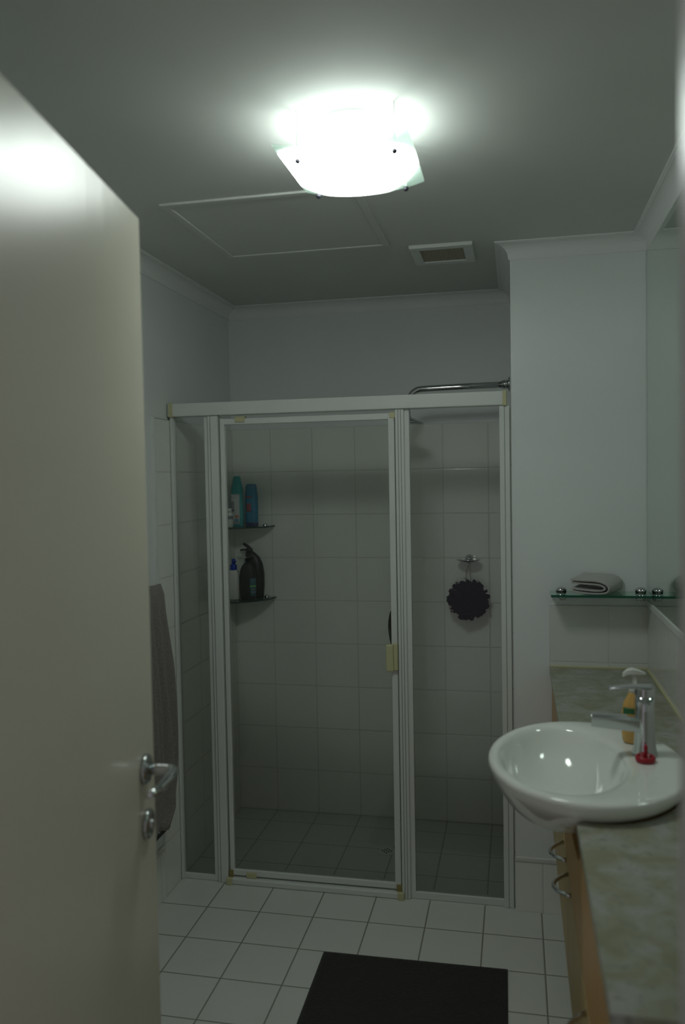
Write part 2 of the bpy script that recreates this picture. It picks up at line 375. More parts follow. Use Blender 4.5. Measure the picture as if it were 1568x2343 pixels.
# ------------------------------------------------------------------ open room door
hx, hy = .7330, -2.930; dx, dy = -.15609171, .98774257
a = Vector((.6207, -2.2225, 0)); d = Vector((dx, dy, 0)); n = Vector((dy, -dx, 0))
base = a - d * .715
dr = struct(bpy.data.objects.new('door_1', None)); COL.objects.link(dr); dr.location = base
dr['label'] = 'cream gloss painted room door standing open at left with chrome lever'
dr.rotation_euler = (0, 0, math.atan2(n.y, n.x))   # local x = face normal, local y = hinge -> free edge
dr['kind'] = 'structure'
obj('door_leaf', B((-.036, 0, 0, .715, .012, 2.06)), 'door', dr, bevel=.002)
def door_furn(face, s):
    bm = bmesh.new(); lathe(bm, [(.0275, 0), (.0275, .006 * s), (.025, .009 * s), (.014, .010 * s)], (face, .65, 1.032), axis='x'); 
    o = obj('handle_rose', bm, 'satin', dr, smooth=True)
    bm = bmesh.new(); y0 = .65; z = 1.032
    pts = [(face + .008 * s, y0, z), (face + .03 * s, y0, z)] + [(face + (.045 + .014 * math.sin(t)) * s, y0 - .022 * (1 - math.cos(t)), z) for t in [PI / 2 * k / 5 for k in range(6)]] + \
          [(face + .059 * s, y0 - .05, z), (face + .056 * s, y0 - .085, z - .001), (face + .048 * s, y0 - .112, z - .002), (face + .040 * s, y0 - .122, z - .002)]
    tube(bm, pts, [.0105] * 2 + [.0095] * 6 + [.009, .0085, .008, .006], 14)
    obj('lever', bm, 'chrome', o, smooth=True)
    bm = bmesh.new(); lathe(bm, [(.0275, 0), (.0275, .006 * s), (.025, .009 * s), (.012, .0095 * s)], (face, .654, .927), axis='x')
    e = obj('lock_rose', bm, 'satin', dr, smooth=True)
    bm = bmesh.new(); lathe(bm, [(.009, .009 * s), (.009, .013 * s), (.007, .014 * s)], (face, .654, .927), axis='x'); obj('thumb_turn', bm, 'chrome', e, smooth=True)
door_furn(0.0, 1); door_furn(-.036, -1)
for z in (.25, 1.05, 1.85):
    bm = bmesh.new(); lathe(bm, [(.006, -.045), (.006, .045)], (.006, -.004, z)); obj('hinge', bm, 'satin', dr, smooth=True)

# ------------------------------------------------------------------ ceiling fittings
hz = H
# access hatch
t = thing('ceiling_hatch', 'painted access hatch with thin moulding in ceiling beyond the lamp', 'hatch', (.6, -1.12, hz))
def loc_bm(bm, o): bmesh.ops.translate(bm, verts=bm.verts, vec=-Vector(o.location)); return bm
x0, x1, y0, y1 = .305, .893, -1.428, -.832; m_ = .024
obj('hatch_panel', loc_bm(B((x0 + m_ - .002, x1 - m_ + .002, y0 + m_ - .002, y1 - m_ + .002, hz - .002, hz + .01)), t), 'ceil', t)
for q in ((x0, x1, y0, y0 + m_), (x0, x1, y1 - m_, y1), (x0, x0 + m_, y0 + m_, y1 - m_), (x1 - m_, x1, y0 + m_, y1 - m_)):
    obj('moulding', loc_bm(B((*q, hz - .006, hz + .005)), t), 'ceil', t, bevel=.0025)
# exhaust vent
t = thing('exhaust_vent', 'white framed rectangular exhaust vent with dusty grille in ceiling', 'vent', (1.063, -.69, hz))
bm = bmesh.new(); X0, X1, Y0, Y1 = .953, 1.173, -.806, -.572; e = .034
for q in ((X0, X1, Y0, Y0 + e), (X0, X1, Y1 - e, Y1), (X0, X0 + e, Y0 + e, Y1 - e), (X1 - e, X1, Y0 + e, Y1 - e)): box(bm, *q, hz - .012, hz + .003)
obj('vent_frame', loc_bm(bm, t), 'alu', t, bevel=.003)
obj('vent_duct', loc_bm(B((X0 + e, X1 - e, Y0 + e, Y1 - e, hz - .002, hz + .003)), t), 'dark', t)
bm = bmesh.new()
k = X0 + e + .003
while k < X1 - e - .002:
    box(bm, k, k + .0022, Y0 + e, Y1 - e, hz - .008, hz - .003); k += .0056
k = Y0 + e + .003
while k < Y1 - e - .002:
    box(bm, X0 + e, X1 - e, k, k + .0022, hz - .0075, hz - .0035); k += .0056
obj('vent_grille', loc_bm(bm, t), 'grille', t)

# ceiling lamp
LX, LY = .953, -1.81
t = thing('ceiling_lamp', 'lit square bent glass ceiling lamp with four dark knobs', 'lamp', (LX, LY, hz))
bm = bmesh.new(); lathe(bm, [(.088, .001), (.087, -.0005), (.074, -.005)], (0, 0, 0), n=48)
obj('lamp_base', bm, 'pan', t, smooth=False, bevel=.002)
for sx in (-1, 1):
    bm = bmesh.new(); bmesh.ops.create_uvsphere(bm, u_segments=20, v_segments=12, radius=.021)
    bmesh.ops.scale(bm, vec=(1, 1.5, 1), verts=bm.verts); bmesh.ops.translate(bm, vec=(sx * .045, 0, -.042), verts=bm.verts)
    obj('bulb', bm, 'bulb', t, smooth=True)
bm = bmesh.new(); hs = .147; zc = 2.281 - H; nx = 24
top, bot = [], []
for i in range(nx + 1):
    u = -1 + 2 * i / nx; z = zc - .020 * (1 - u * u)
    top.append((u * hs, z + .003)); bot.append((u * hs, z - .003))
prof = top + bot[::-1]
loft(bm, [[(x, -hs, z) for x, z in prof], [(x, hs, z) for x, z in prof]])
obj('glass_plate', bm, 'diff', t)
for kx, ky in ((.8485, -1.9046), (1.063, -1.9026), (.8391, -1.6707), (1.0571, -1.672)):
    px, py = kx - LX, ky - LY; u = px / hs; z = zc - .02 * (1 - u * u)
    bm = bmesh.new(); lathe(bm, [(.0022, 0), (.0022, z - .004)], (px, py, 0), n=12)
    r_ = obj('rod', bm, 'pan', t)
    bm = bmesh.new(); bmesh.ops.create_uvsphere(bm, u_segments=16, v_segments=10, radius=.0065); bmesh.ops.translate(bm, vec=(px, py, z - .009), verts=bm.verts)
    obj('knob', bm, 'knob', r_, smooth=True)

# ------------------------------------------------------------------ shower screen
SY = -.70
t = thing('shower_screen', 'white framed glass shower screen with hinged middle door', 'shower screen', (.65, SY, 0))
def SB(*q): return loc_bm(B(*q), t)
Y0_, Y1_ = SY - .022, SY + .014
obj('top_rail', SB((-.008 + .012, W_ - .016, SY - .03, SY + .02, 1.812, 1.862)), 'alu', t, bevel=.004)
obj('rail_end_cap', SB((.009, .026, SY - .032, SY + .022, 1.810, 1.864)), 'yel', t, bevel=.002)
obj('rail_end_cap', SB((W_ - .030, W_ - .016, SY - .032, SY + .022, 1.810, 1.864)), 'yel', t, bevel=.002)
# posts (left wall post, two mullions, right wall post)
def post(x0, x1, name, grooves=()):
    bm = bmesh.new(); box(bm, x0, x1, Y0_, Y1_, 0, 1.812)
    o = obj(name, loc_bm(bm, t), 'alu', t, bevel=.003)
    for g in grooves:
        obj('groove', SB((g - .0015, g + .0015, Y0_ - .0008, Y0_ + .002, 0.003, 1.809)), 'rub', o)
    return o
post(.009, .020, 'wall_post')
post(W_ - .042, W_ - .006, 'wall_post', (W_ - .024,))
post(.163, .203, 'mullion', (.174,))
post(.884, .916, 'mullion', (.895, .905))
bm = bmesh.new(); box(bm, .145, .163, SY - .012, Y1_, 0, 1.812); obj('panel_stile', loc_bm(bm, t), 'alu', t, bevel=.002)
bm = bmesh.new(); box(bm, .916, .934, SY - .012, Y1_, 0, 1.812); obj('panel_stile', loc_bm(bm, t), 'alu', t, bevel=.002)
# fixed panes with bottom channels
obj('glass_pane', SB((.018, .148, SY - .003, SY + .003, .018, 1.815)), 'sglass', t)
obj('glass_pane', SB((.930, W_ - .040, SY - .003, SY + .003, .024, 1.815)), 'sglass', t)
obj('bottom_channel', SB((.018, .147, SY - .012, SY + .014, 0, .022)), 'alu', t, bevel=.002)
obj('bottom_channel', SB((.930, W_ - .040, SY - .012, SY + .014, 0, .026)), 'alu', t, bevel=.002)
obj('sill', SB((.203, .886, SY - .03, SY + .018, 0, .024)), 'alu', t, bevel=.006)
# hinged door
D0, D1 = .209, .880
sd = obj('shower_door', SB((D0 + .012, D1 - .015, SY - .003, SY + .003, .045, 1.782)), 'sglass', t)
def P2(o, *q): return loc_bm(B(*q), t)
def sub(name, q, mat, bev=.003): return obj(name, loc_bm(B(q), t), mat, sd, bevel=bev)
sub('door_stile', (D0, D0 + .017, SY - .014, SY + .012, .030, 1.800), 'alu')
sub('door_stile', (D1 - .023, D1, SY - .014, SY + .012, .030, 1.800), 'alu')
sub('door_rail', (D0 + .015, D1 - .022, SY - .013, SY + .011, 1.776, 1.799), 'alu')
sub('door_rail', (D0 + .015, D1 - .022, SY - .013, SY + .011, .030, .053), 'alu')
sub('pivot_block', (.272, .310, SY - .018, SY + .012, 1.784, 1.806), 'yel')
sub('pivot_block', (.276, .316, SY - .018, SY + .012, .024, .046), 'yel')
sub('corner_block', (D0 - .004, D0 + .014, SY - .018, SY + .010, .024, .052), 'yeld')
sub('corner_block', (D1 - .018, D1 + .004, SY - .018, SY + .010, .020, .050), 'yeld')
sub('corner_block', (D1 - .018, D1 + .004, SY - .016, SY + .010, 1.780, 1.802), 'yel')
obj('foot_block', SB((.200, .222, SY - .036, SY - .018, 0, .026)), 'yel', t, bevel=.003)
obj('foot_block', SB((.868, .892, SY - .036, SY - .018, 0, .026)), 'yel', t, bevel=.003)
lt = sub('latch', (.838, .866, SY - .032, SY - .010, .852, .951), 'yel', .005)
sub('latch_keeper', (.866, .882, SY - .030, SY - .010, .856, .956), 'yel', .004)
bm = bmesh.new(); tube(bm, [(.875, SY + .012, 1.07)] + [(.853 - .012 * math.sin(PI * k / 10) + .002, SY + .012 + .030 * math.sin(PI * k / 10), 1.065 - .115 * k / 10) for k in range(11)] + [(.875, SY + .012, .945)], .006, 10)
obj('inner_pull', loc_bm(bm, t), 'leak', sd, smooth=True)

# ------------------------------------------------------------------ shower fittings
AY = -.35
t = thing('wall_shower', 'chrome wall shower arm with round rose above the glass screen', 'shower arm', (W_ - .006, AY, 1.925))
bm = bmesh.new(); lathe(bm, [(.029, 0), (.029, -.004), (.022, -.008), (.012, -.009)], (0, 0, 0), axis='x'); obj('wall_flange', bm, 'chrome', t, smooth=True)
bm = bmesh.new(); tube(bm, [(-.006, 0, 0), (-.032, 0, 0)], .0170, 16); obj('arm_nut', bm, 'chrome', t, smooth=True)
bm = bmesh.new()
pts = [(-.03, 0, 0), (-.2, 0, -.002), (-.352, 0, -.005)] + [(-.352 - .05 * math.sin(a_), 0, -.005 - .05 * (1 - math.cos(a_))) for a_ in [1.15 * k / 8 for k in range(1, 9)]] + [(-.424, 0, -.09)]
tube(bm, pts, .0122, 16); obj('arm_pipe', bm, 'chrome', t, smooth=True)
hd = bpy.data.objects
bm = bmesh.new(); lathe(bm, [(.011, .04), (.013, .02), (.02, .012), (.066, -.002), (.07, -.008), (.066, -.012)], (0, 0, 0), n=40)
bmesh.ops.rotate(bm, verts=bm.verts, cent=(0, 0, 0), matrix=Matrix.Rotation(math.radians(6), 3, 'Y')); bmesh.ops.translate(bm, vec=(-.412, 0, -.130), verts=bm.verts)
obj('shower_rose', bm, 'chrome', t, smooth=True)
# drain
t = thing('floor_drain', 'small round slotted drain in shower floor by the screen', 'drain', (.768, -.349, 0))
bm = bmesh.new(); lathe(bm, [(.036, 0), (.036, .001), (.033, .002), (.001, .002)], n=36); obj('drain_rim', bm, 'alu', t)
bm = bmesh.new()
for i in range(-2, 3):
    for j in range(-2, 3):
        if i * i + j * j < 6 and (i + j) % 2 == 0: box(bm, i * .0095 - .003, i * .0095 + .003, j * .0095 - .0035, j * .0095 + .0035, .001, .0028)
obj('drain_slots', bm, 'dark', t)
# glass corner shelves
def corner_shelf(z, label, r=.2):
    t = thing('corner_shelf', label, 'shelf', (.008, -.008, z), 'corner shelves')
    n_ = 28; bm = bmesh.new()
    pr = [(0, 0)] + [(r * math.cos(a_), -r * math.sin(a_)) for a_ in [PI / 2 * k / n_ for k in range(n_ + 1)]]
    lo = [bm.verts.new((x, y, -.006)) for x, y in pr]; hi = [bm.verts.new((x, y, 0)) for x, y in pr]
    bm.faces.new(lo[::-1]); bm.faces.new(hi)
    for i in range(len(pr)):
        f = bm.faces.new((lo[i], lo[(i + 1) % len(pr)], hi[(i + 1) % len(pr)], hi[i]))
        if 0 < i < len(pr) - 1: f.material_index = 1
    obj('shelf_glass', bm, 'gshelf', t, mats=['gshelf', 'gedge2'])
    for p, ax in (((r * .78, 0, -.002), 'y'), ((0, -r * .78, -.002), 'x')):
        bm = bmesh.new(); s = -1 if ax == 'y' else 1
        lathe(bm, [(.011, 0), (.011, .018 * s), (.007, .024 * s)], p, n=18, axis=ax); obj('shelf_clamp', bm, 'chrome', t, smooth=True)
    return t
corner_shelf(1.352, 'upper quarter-round glass corner shelf with three bottles in shower')
corner_shelf(1.018, 'lower quarter-round glass corner shelf with pump bottles in shower')

# ------------------------------------------------------------------ bottles in the shower
def oval_bottle(bm, secs, n=28, p=2.4, mi=0):
    rings = []
    for z, rx, ry, ox in secs:
        ring = []
        for k in range(n):
            a_ = 2 * PI * k / n; c, s = math.cos(a_), math.sin(a_)
            ring.append((ox + rx * math.copysign(abs(c) ** (2 / p), c), ry * math.copysign(abs(s) ** (2 / p), s), z))
        rings.append(ring)
    loft(bm, rings, mi=mi)
S1, S2 = 1.3525, 1.0185
def patch(name, parent, rx, ry, z0, z1, a0, a1, mat, p=2.4, scale=1.02, nn=8, prof=None):
    # a label wrapped on the front of an oval bottle (a0..a1 in degrees, -90 = facing the room)
    bm = bmesh.new(); rows = 6; V = []
    for i in range(rows + 1):
        z = z0 + (z1 - z0) * i / rows; k = prof(z) if prof else 1
        V.append([])
        for j in range(nn + 1):
            a_ = math.radians(a0 + (a1 - a0) * j / nn); c, s = math.cos(a_), math.sin(a_)
            V[-1].append(bm.verts.new((rx * k * scale * math.copysign(abs(c) ** (2 / p), c), ry * k * scale * math.copysign(abs(s) ** (2 / p), s), z)))
    for i in range(rows):
        for j in range(nn): bm.faces.new((V[i][j], V[i][j + 1], V[i + 1][j + 1], V[i + 1][j]))
    o = obj(name, bm, mat, parent, smooth=True); md = o.modifiers.new('solid', 'SOLIDIFY'); md.thickness = .0006; md.offset = 1
    return o
# tall teal-capped bottle
t = thing('shampoo_bottle', 'tall teal-topped bottle with pale label on upper corner shelf', 'bottle', (.056, -.095, S1))
bm = bmesh.new(); oval_bottle(bm, [(0, .027, .018, 0), (.004, .029, .02, 0), (.06, .030, .021, 0), (.12, .029, .020, 0), (.15, .0275, .019, 0), (.158, .026, .018, 0)])
obj('bottle_body', bm, 'tealb', t, smooth=True)
bm = bmesh.new(); oval_bottle(bm, [(.155, .0275, .019, 0), (.16, .028, .0195, 0), (.185, .025, .018, 0), (.215, .018, .015, 0), (.226, .0165, .013, 0), (.231, .013, .010, 0)])
obj('cap', bm, 'teal', t, smooth=True)
lb = patch('label', t, .0295, .0205, .012, .148, -150, -60, 'lblwhite')
patch('label_band', lb, .0297, .0207, .07, .115, -145, -100, 'lblgrey', scale=1.04)
patch('label_mark', lb, .0297, .0207, .042, .052, -95, -72, 'orange', scale=1.05)
patch('label_mark', lb, .0297, .0207, .022, .036, -95, -72, 'lblue', scale=1.05)
# small white bottle
t = thing('travel_bottle', 'small white capped bottle beside the tall teal-topped one', 'bottle', (.0335, -.142, S1))
bm = bmesh.new(); lathe(bm, [(.015, 0), (.0165, .002), (.0165, .05), (.015, .062), (.009, .068)], n=24); obj('bottle_body', bm, 'whitep', t, smooth=True)
bm = bmesh.new(); lathe(bm, [(.0115, .066), (.0115, .083), (.010, .085)], n=24); obj('cap', bm, 'whitep', t, smooth=True)
patch('label', t, .0165, .0165, .036, .052, -170, -10, 'lblgrey', p=2, scale=1.03)
# blue bottle
t = thing('conditioner_bottle', 'blue rounded bottle with red label on upper corner shelf', 'bottle', (.118, -.075, S1))
bm = bmesh.new(); oval_bottle(bm, [(.0, .026, .017, 0), (.003, .0285, .019, 0), (.02, .0295, .0195, 0), (.09, .0305, .020, 0), (.14, .0295, .019, 0), (.175, .026, .017, 0), (.19, .023, .015, 0), (.194, .018, .012, 0)])
obj('bottle_body', bm, 'blue', t, smooth=True)
patch('bottle_foot', t, .0295, .0195, .001, .018, -180, 180, 'bluedark', nn=28, scale=1.01)
patch('label', t, .0300, .0198, .068, .105, -125, -85, 'redlab', scale=1.035)
patch('label_band', t, .0300, .0198, .132, .138, -130, -80, 'redlab', scale=1.02)
# white pump bottle
t = thing('lotion_bottle', 'white pump bottle with royal blue top on lower corner shelf', 'bottle', (.040, -.120, S2))
bm = bmesh.new(); oval_bottle(bm, [(0, .024, .018, 0), (.004, .0265, .02, 0), (.09, .0265, .02, 0), (.12, .0255, .019, 0), (.132, .020, .016, 0), (.138, .012, .012, 0)])
obj('bottle_body', bm, 'whitep', t, smooth=True)
bm = bmesh.new(); lathe(bm, [(.0145, .135), (.015, .138), (.0145, .158), (.008, .163), (.006, .17)], n=24); pc = obj('pump_collar', bm, 'pumpblue', t, smooth=True)
bm = bmesh.new(); lathe(bm, [(.0085, .168), (.010, .172), (.0095, .184), (.006, .187)], n=20); tube(bm, [(0, 0, .178), (.012, -.014, .178), (.016, -.02, .174)], .0045, 10); obj('pump_head', bm, 'pumpblue', pc, smooth=True)
# large black pump bottle behind and a rounded black bottle in front
t = thing('shower_gel_bottle', 'large curved black pump bottle on lower corner shelf', 'bottle', (.122, -.072, S2))
prs = [(0, .038, .022, .002), (.005, .042, .024, .002), (.06, .045, .026, .004), (.12, .045, .026, .004), (.16, .042, .024, 0), (.19, .034, .021, -.006), (.208, .024, .017, -.014), (.218, .016, .013, -.02)]
bm = bmesh.new(); oval_bottle(bm, prs, p=2.2); obj('bottle_body', bm, 'black', t, smooth=True)
bm = bmesh.new(); lathe(bm, [(.016, .214), (.016, .228), (.010, .234)], (-.021, 0, 0), n=20); c_ = obj('pump_collar', bm, 'black2', t, smooth=True)
bm = bmesh.new(); tube(bm, [(-.018, 0, .232), (-.028, -.004, .240), (-.046, -.012, .254)], [.007, .008, .005], 10); tube(bm, [(-.02, 0, .224), (-.05, -.012, .2255), (-.06, -.016, .222)], [.006, .0045, .004], 10); obj('pump_head', bm, 'black2', c_, smooth=True)
t = thing('body_wash_bottle', 'shorter rounded black bottle with blue and green label on lower shelf', 'bottle', (.108, -.122, S2))
bm = bmesh.new(); oval_bottle(bm, [(0, .033, .019, 0), (.004, .036, .021, 0), (.05, .040, .023, 0), (.10, .040, .023, 0), (.135, .035, .021, 0), (.155, .026, .017, 0), (.166, .016, .012, 0), (.17, .010, .008, 0)], p=2.2)
obj('bottle_body', bm, 'black2', t, smooth=True)
lb = patch('label', t, .0395, .0225, .018, .100, -70, -12, 'lblteal', scale=1.03)
patch('label_stripe', lb, .0397, .0227, .060, .067, -72, -12, 'lblgreen', scale=1.05)
patch('label_stripe', lb, .0397, .0227, .034, .038, -62, -26, 'lblgrey', scale=1.05)
patch('label_stripe', lb, .0397, .0227, .048, .051, -60, -28, 'lblgrey', scale=1.05)

# ------------------------------------------------------------------ soap dish hook and loofah
t = thing('soap_dish', 'small chrome soap dish fixed to the tiled shower back wall', 'soap dish', (1.105, -.008, 1.197))
bm = bmesh.new(); lathe(bm, [(.020, 0), (.020, -.008), (.012, -.012), (.008, -.03)], (0, 0, 0), n=28, axis='y'); obj('wall_mount', bm, 'chrome', t, smooth=True)
bm = bmesh.new(); lathe(bm, [(.012, -.010), (.035, -.008), (.050, -.001), (.052, .003), (.049, .003), (.034, -.004), (.01, -.006)], (0, -.058, 0), n=36, sy=.8); obj('dish', bm, 'chrome', t, smooth=True)
bm = bmesh.new(); tube(bm, [(0, -.03, .0), (0, -.052, -.012), (0, -.058, -.022), (0, -.052, -.028), (0, -.045, -.024)], .0025, 8); obj('hook', bm, 'chrome', t, smooth=True)
t = thing('bath_puff', 'dark navy netted bath puff hanging below the soap dish', 'bath puff', (1.103, -.075, 1.025))
bm = bmesh.new(); rnd = random.Random(7)
for i in range(420):
    z = rnd.uniform(-1, 1); ph = rnd.uniform(0, 2 * PI); rr = math.sqrt(1 - z * z); dv = Vector((rr * math.cos(ph), rr * math.sin(ph), z))
    up = dv.orthogonal().normalized(); up.rotate(Matrix.Rotation(rnd.uniform(0, 2 * PI), 3, dv)); sd_ = dv.cross(up)
    L = rnd.uniform(.074, .097); wd = rnd.uniform(.008, .015); off = up * rnd.uniform(-.01, .01)
    wv = sd_ * rnd.uniform(.004, .008)
    c0 = [dv * .018, dv * (L * .55) + up * wd, dv * (L * .88) + up * wd * .9, dv * L, dv * (L * .88) - up * wd * .9, dv * (L * .55) - up * wd, dv * .018]
    c0 = [p + off for p in c0]
    a_ = [bm.verts.new((p + wv)) for p in c0]; b_ = [bm.verts.new((p - wv)) for p in c0]
    for j in range(6): bm.faces.new((a_[j], a_[j + 1], b_[j + 1], b_[j]))
for v in bm.verts: v.co.y *= .72
bmesh.ops.create_icosphere(bm, subdivisions=2, radius=.06)
obj('netting', bm, 'loofah', t, smooth=True)
bm = bmesh.new(); tube(bm, [(-.004, 0, .05), (-.011, .006, .09), (-.007, .014, .128), (0, .022, .144), (.007, .014, .128), (.011, .006, .09), (.004, 0, .05)], .0018, 8)
obj('cord', bm, 'cord', t, smooth=True)

# ------------------------------------------------------------------ towel rail and towel on the left wall
t = thing('towel_rail', 'slim chrome towel rail behind the open door', 'towel rail', (0, -1.16, 1.185))
bm = bmesh.new(); tube(bm, [(.055, -.36, 0), (.055, .20, 0)], .006, 12); obj('rail_bar', bm, 'satin', t, smooth=True)
for y in (-.33, .19):
    bm = bmesh.new(); lathe(bm, [(.020, 0), (.020, .006), (.008, .009), (.007, .055)], (0, y, 0), n=20, axis='x'); obj('rail_bracket', bm, 'satin', t, smooth=True)
def hang_towel():
    bm = bmesh.new(); ns, nz = 60, 46; V = []
    top, bot_f, bot_b = 1.193, .335, .62
    def pt(s, u):
        # s across 0(far)..1(near), u along cloth from front hem (0) over bar to back hem (1)
        ub = .70
        if u < ub: z = bot_f + (top - bot_f) * (u / ub); x = .066
        else: z = top - (top - bot_b) * ((u - ub) / (1 - ub)); x = .046
        k = (top - z) / (top - bot_f)
        if abs(u - ub) < .02: x = .056; z = top + .002
        KK = ((0, -.934), (.08, -.931), (.34, -.909), (.57, -.890), (.72, -.884), (.83, -.890), (.95, -.912), (.97, -.945), (1.01, -.996))
        far = KK[-1][1]
        for (ka, ya), (kb, yb) in zip(KK, KK[1:]):
            if ka <= k <= kb: far = ya + (yb - ya) * (k - ka) / (kb - ka); break
        far -= .012
        near = -1.30 + .02 * math.sin(k * 5)
        y = far + (near - far) * s
        fold = .010 * math.sin(s * 17 + 1.2 * math.sin(k * 3)) * min(1, k * 3) + .009 * math.sin(s * 41 + k * 4) * min(1, k * 3)
        x += (fold if u < ub else 0) + (.012 * k if u < ub else -.004)
        return (max(x, .016), y, z)
    for i in range(nz + 1):
        V.append([bm.verts.new(pt(j / ns, i / nz)) for j in range(ns + 1)])
    for i in range(nz):
        for j in range(ns): bm.faces.new((V[i][j], V[i][j + 1], V[i + 1][j + 1], V[i + 1][j]))
    return bm
t = thing('bath_towel', 'grey-brown bath towel hanging over the rail between door and shower', 'towel', (.06, -1.1, 1.19))
o = obj('towel_cloth', loc_bm(hang_towel(), t), 'towel', t, smooth=True)
md = o.modifiers.new('solid', 'SOLIDIFY'); md.thickness = .006; md.offset = 0
bm = bmesh.new(); tube(bm, [(.083 , -.985, .332), (.083, -1.10, .330), (.083, -1.29, .331)], [.006, .006, .006], 8); o = obj('hem', loc_bm(bm, t), 'hem', t, smooth=True)

# ------------------------------------------------------------------ mirror
t = thing('wall_mirror', 'large frameless mirror on right wall above the vanity', 'mirror', (WR, -1.7, 1.12))
obj('mirror_glass', loc_bm(B((WR - .006, WR - .0005, -2.66, -DN - .004, 1.126, H - CH - .001)), t), 'mirror', t)
obj('mirror_channel', loc_bm(B((WR - .010, WR - .0005, -2.66, -DN - .002, 1.108, 1.128)), t), 'alu', t, bevel=.001)

# ------------------------------------------------------------------ glass shelf
t = thing('glass_shelf', 'clear green-edged glass wall shelf over the vanity corner', 'shelf', (1.585, -DN, 1.157))
bm = bmesh.new(); v = box(bm, 1.4235, WR - .008, -DN - .122, -DN - .012, 1.151, 1.159)
for f in bm.faces:
    if abs(f.calc_center_median().y - (-DN - .122)) < 1e-4 or abs(f.calc_center_median().x - 1.4235) < 1e-4: f.material_index = 1
obj('shelf_glass', loc_bm(bm, t), 'gshelf', t, mats=['gshelf', 'gedge'])
for x in (1.461, 1.722):
    bm = bmesh.new()
    lathe(bm, [(.012, -.006), (.016, -.004), (.019, .004), (.018, .010), (.012, .016), (.004, .018)], (x, -DN - .038, 1.159), n=24)
    c_ = obj('shelf_clamp', loc_bm(bm, t), 'chrome', t, smooth=True)
    bm = bmesh.new(); lathe(bm, [(.005, -.028), (.014, -.026), (.018, -.016), (.016, -.007)], (x, -DN - .038, 1.157), n=24)
    tube(bm, [(x, -DN, 1.142), (x, -DN - .038, 1.142)], .008, 14); obj('clamp_bracket', loc_bm(bm, t), 'chrome', c_, smooth=True)
# folded flannel: layered strip
t = thing('folded_flannel', 'small grey folded flannel lying on the glass wall shelf', 'flannel', (1.575, -.79, 1.159))
bm = bmesh.new()
path = []
def ap(p): path.append(Vector(p))
# spiral fold section in local (u right, z up), cloth lies in y
sec = [(-.088, .050), (-.05, .0475), (-.005, .045), (.02, .038), (.034, .026), (.034, .014), (.022, .005), (-.01, .0035), (-.05, .006), (-.086, .013)]
sec2 = [(-.085, .041), (-.05, .037), (-.005, .034), (.014, .029), (.022, .022), (.018, .015), (.0, .0125), (-.04, .015), (-.084, .021)]
def strip(sec, yd, th=.0055):
    L = []; cv = [Vector((a_, 0, b_)) for a_, b_ in sec]
    # smooth by Catmull-Rom
    pts = []
    for i in range(len(cv) - 1):
        p0, p1, p2, p3 = cv[max(i - 1, 0)], cv[i], cv[i + 1], cv[min(i + 2, len(cv) - 1)]
        for k in range(5):
            s = k / 5; pts.append(.5 * ((2 * p1) + (-p0 + p2) * s + (2 * p0 - 5 * p1 + 4 * p2 - p3) * s * s + (-p0 + 3 * p1 - 3 * p2 + p3) * s ** 3))
    pts.append(cv[-1])
    rings = []
    for i, p in enumerate(pts):
        dd = (pts[min(i + 1, len(pts) - 1)] - pts[max(i - 1, 0)]).normalized(); nn_ = Vector((-dd.z, 0, dd.x))
        rings.append([p + nn_ * th / 2 + Vector((0, yd[0], 0)), p + nn_ * th / 2 + Vector((.055, yd[1], .012 if p.z > .02 else 0)), p - nn_ * th / 2 + Vector((.055, yd[1], .012 if p.z > .02 else 0)), p - nn_ * th / 2 + Vector((0, yd[0], 0))])
    loft(bm, rings)
strip(sec, (-.045, .05)); strip(sec2, (-.042, .045))
for vtx in bm.verts: vtx.co.z = max(vtx.co.z, .0006)
obj('flannel_cloth', bm, 'flannel', t, bevel=.0012)

# ------------------------------------------------------------------ vanity
CX = 1.4205; CY0, CY1 = -2.63, -DN - .008; CZ = .888
t = thing('vanity_cabinet', 'wall-hung beech vanity cabinet along the right wall', 'cabinet', (1.6, -1.68, .3))
BX, BY, BZ = 1.458, -1.79, .930
def strip_board(A, Bp, f0, f1):
    # board between two matching polylines A and Bp, extruded from f0 to f1
    bm = bmesh.new(); a0 = [bm.verts.new(f0(p)) for p in A]; b0 = [bm.verts.new(f0(p)) for p in Bp]; a1 = [bm.verts.new(f1(p)) for p in A]; b1 = [bm.verts.new(f1(p)) for p in Bp]
    for k in range(len(A) - 1):
        for q in ((a0[k], a0[k + 1], b0[k + 1], b0[k]), (a1[k], b1[k], b1[k + 1], a1[k + 1]), (a0[k], a1[k], a1[k + 1], a0[k + 1]), (b0[k], b0[k + 1], b1[k + 1], b1[k])): bm.faces.new(q)
    for k in (0, -1): bm.faces.new((a0[k], b0[k], b1[k], a1[k]))
    return bm
def notched(x0, x1, y0, y1, z0, z1, a_, b_):
    # flat board whose front edge x0 is cut away by an ellipse around the basin centre
    yo = b_ * math.sqrt(1 - ((x0 - BX) / a_) ** 2); e = 1e-5; A = [(x0, y0), (x0, BY - yo - e)]
    for k in range(49):
        y = -b_ * math.cos(PI * k / 48)
        if abs(y) <= yo or True: A.append((max(x0 + e, BX + a_ * math.sqrt(max(0, 1 - (y / b_) ** 2))), BY + max(-yo, min(yo, y)) + e * (k - 24) / 24))
    A += [(x0, BY + yo + 2 * e), (x0, y1)]
    return strip_board(A, [(x1, p[1]) for p in A], lambda p: (p[0], p[1], z0), lambda p: (p[0], p[1], z1))
bm = notched(1.446, WR - .0125, CY0 + .02, CY1, .70, .868, .200, .262); box(bm, 1.446, WR - .0125, CY0 + .02, CY1, .302, .70)
obj('carcass', loc_bm(bm, t), 'wood', t)
ya, yb = CY0 + .015, CY1
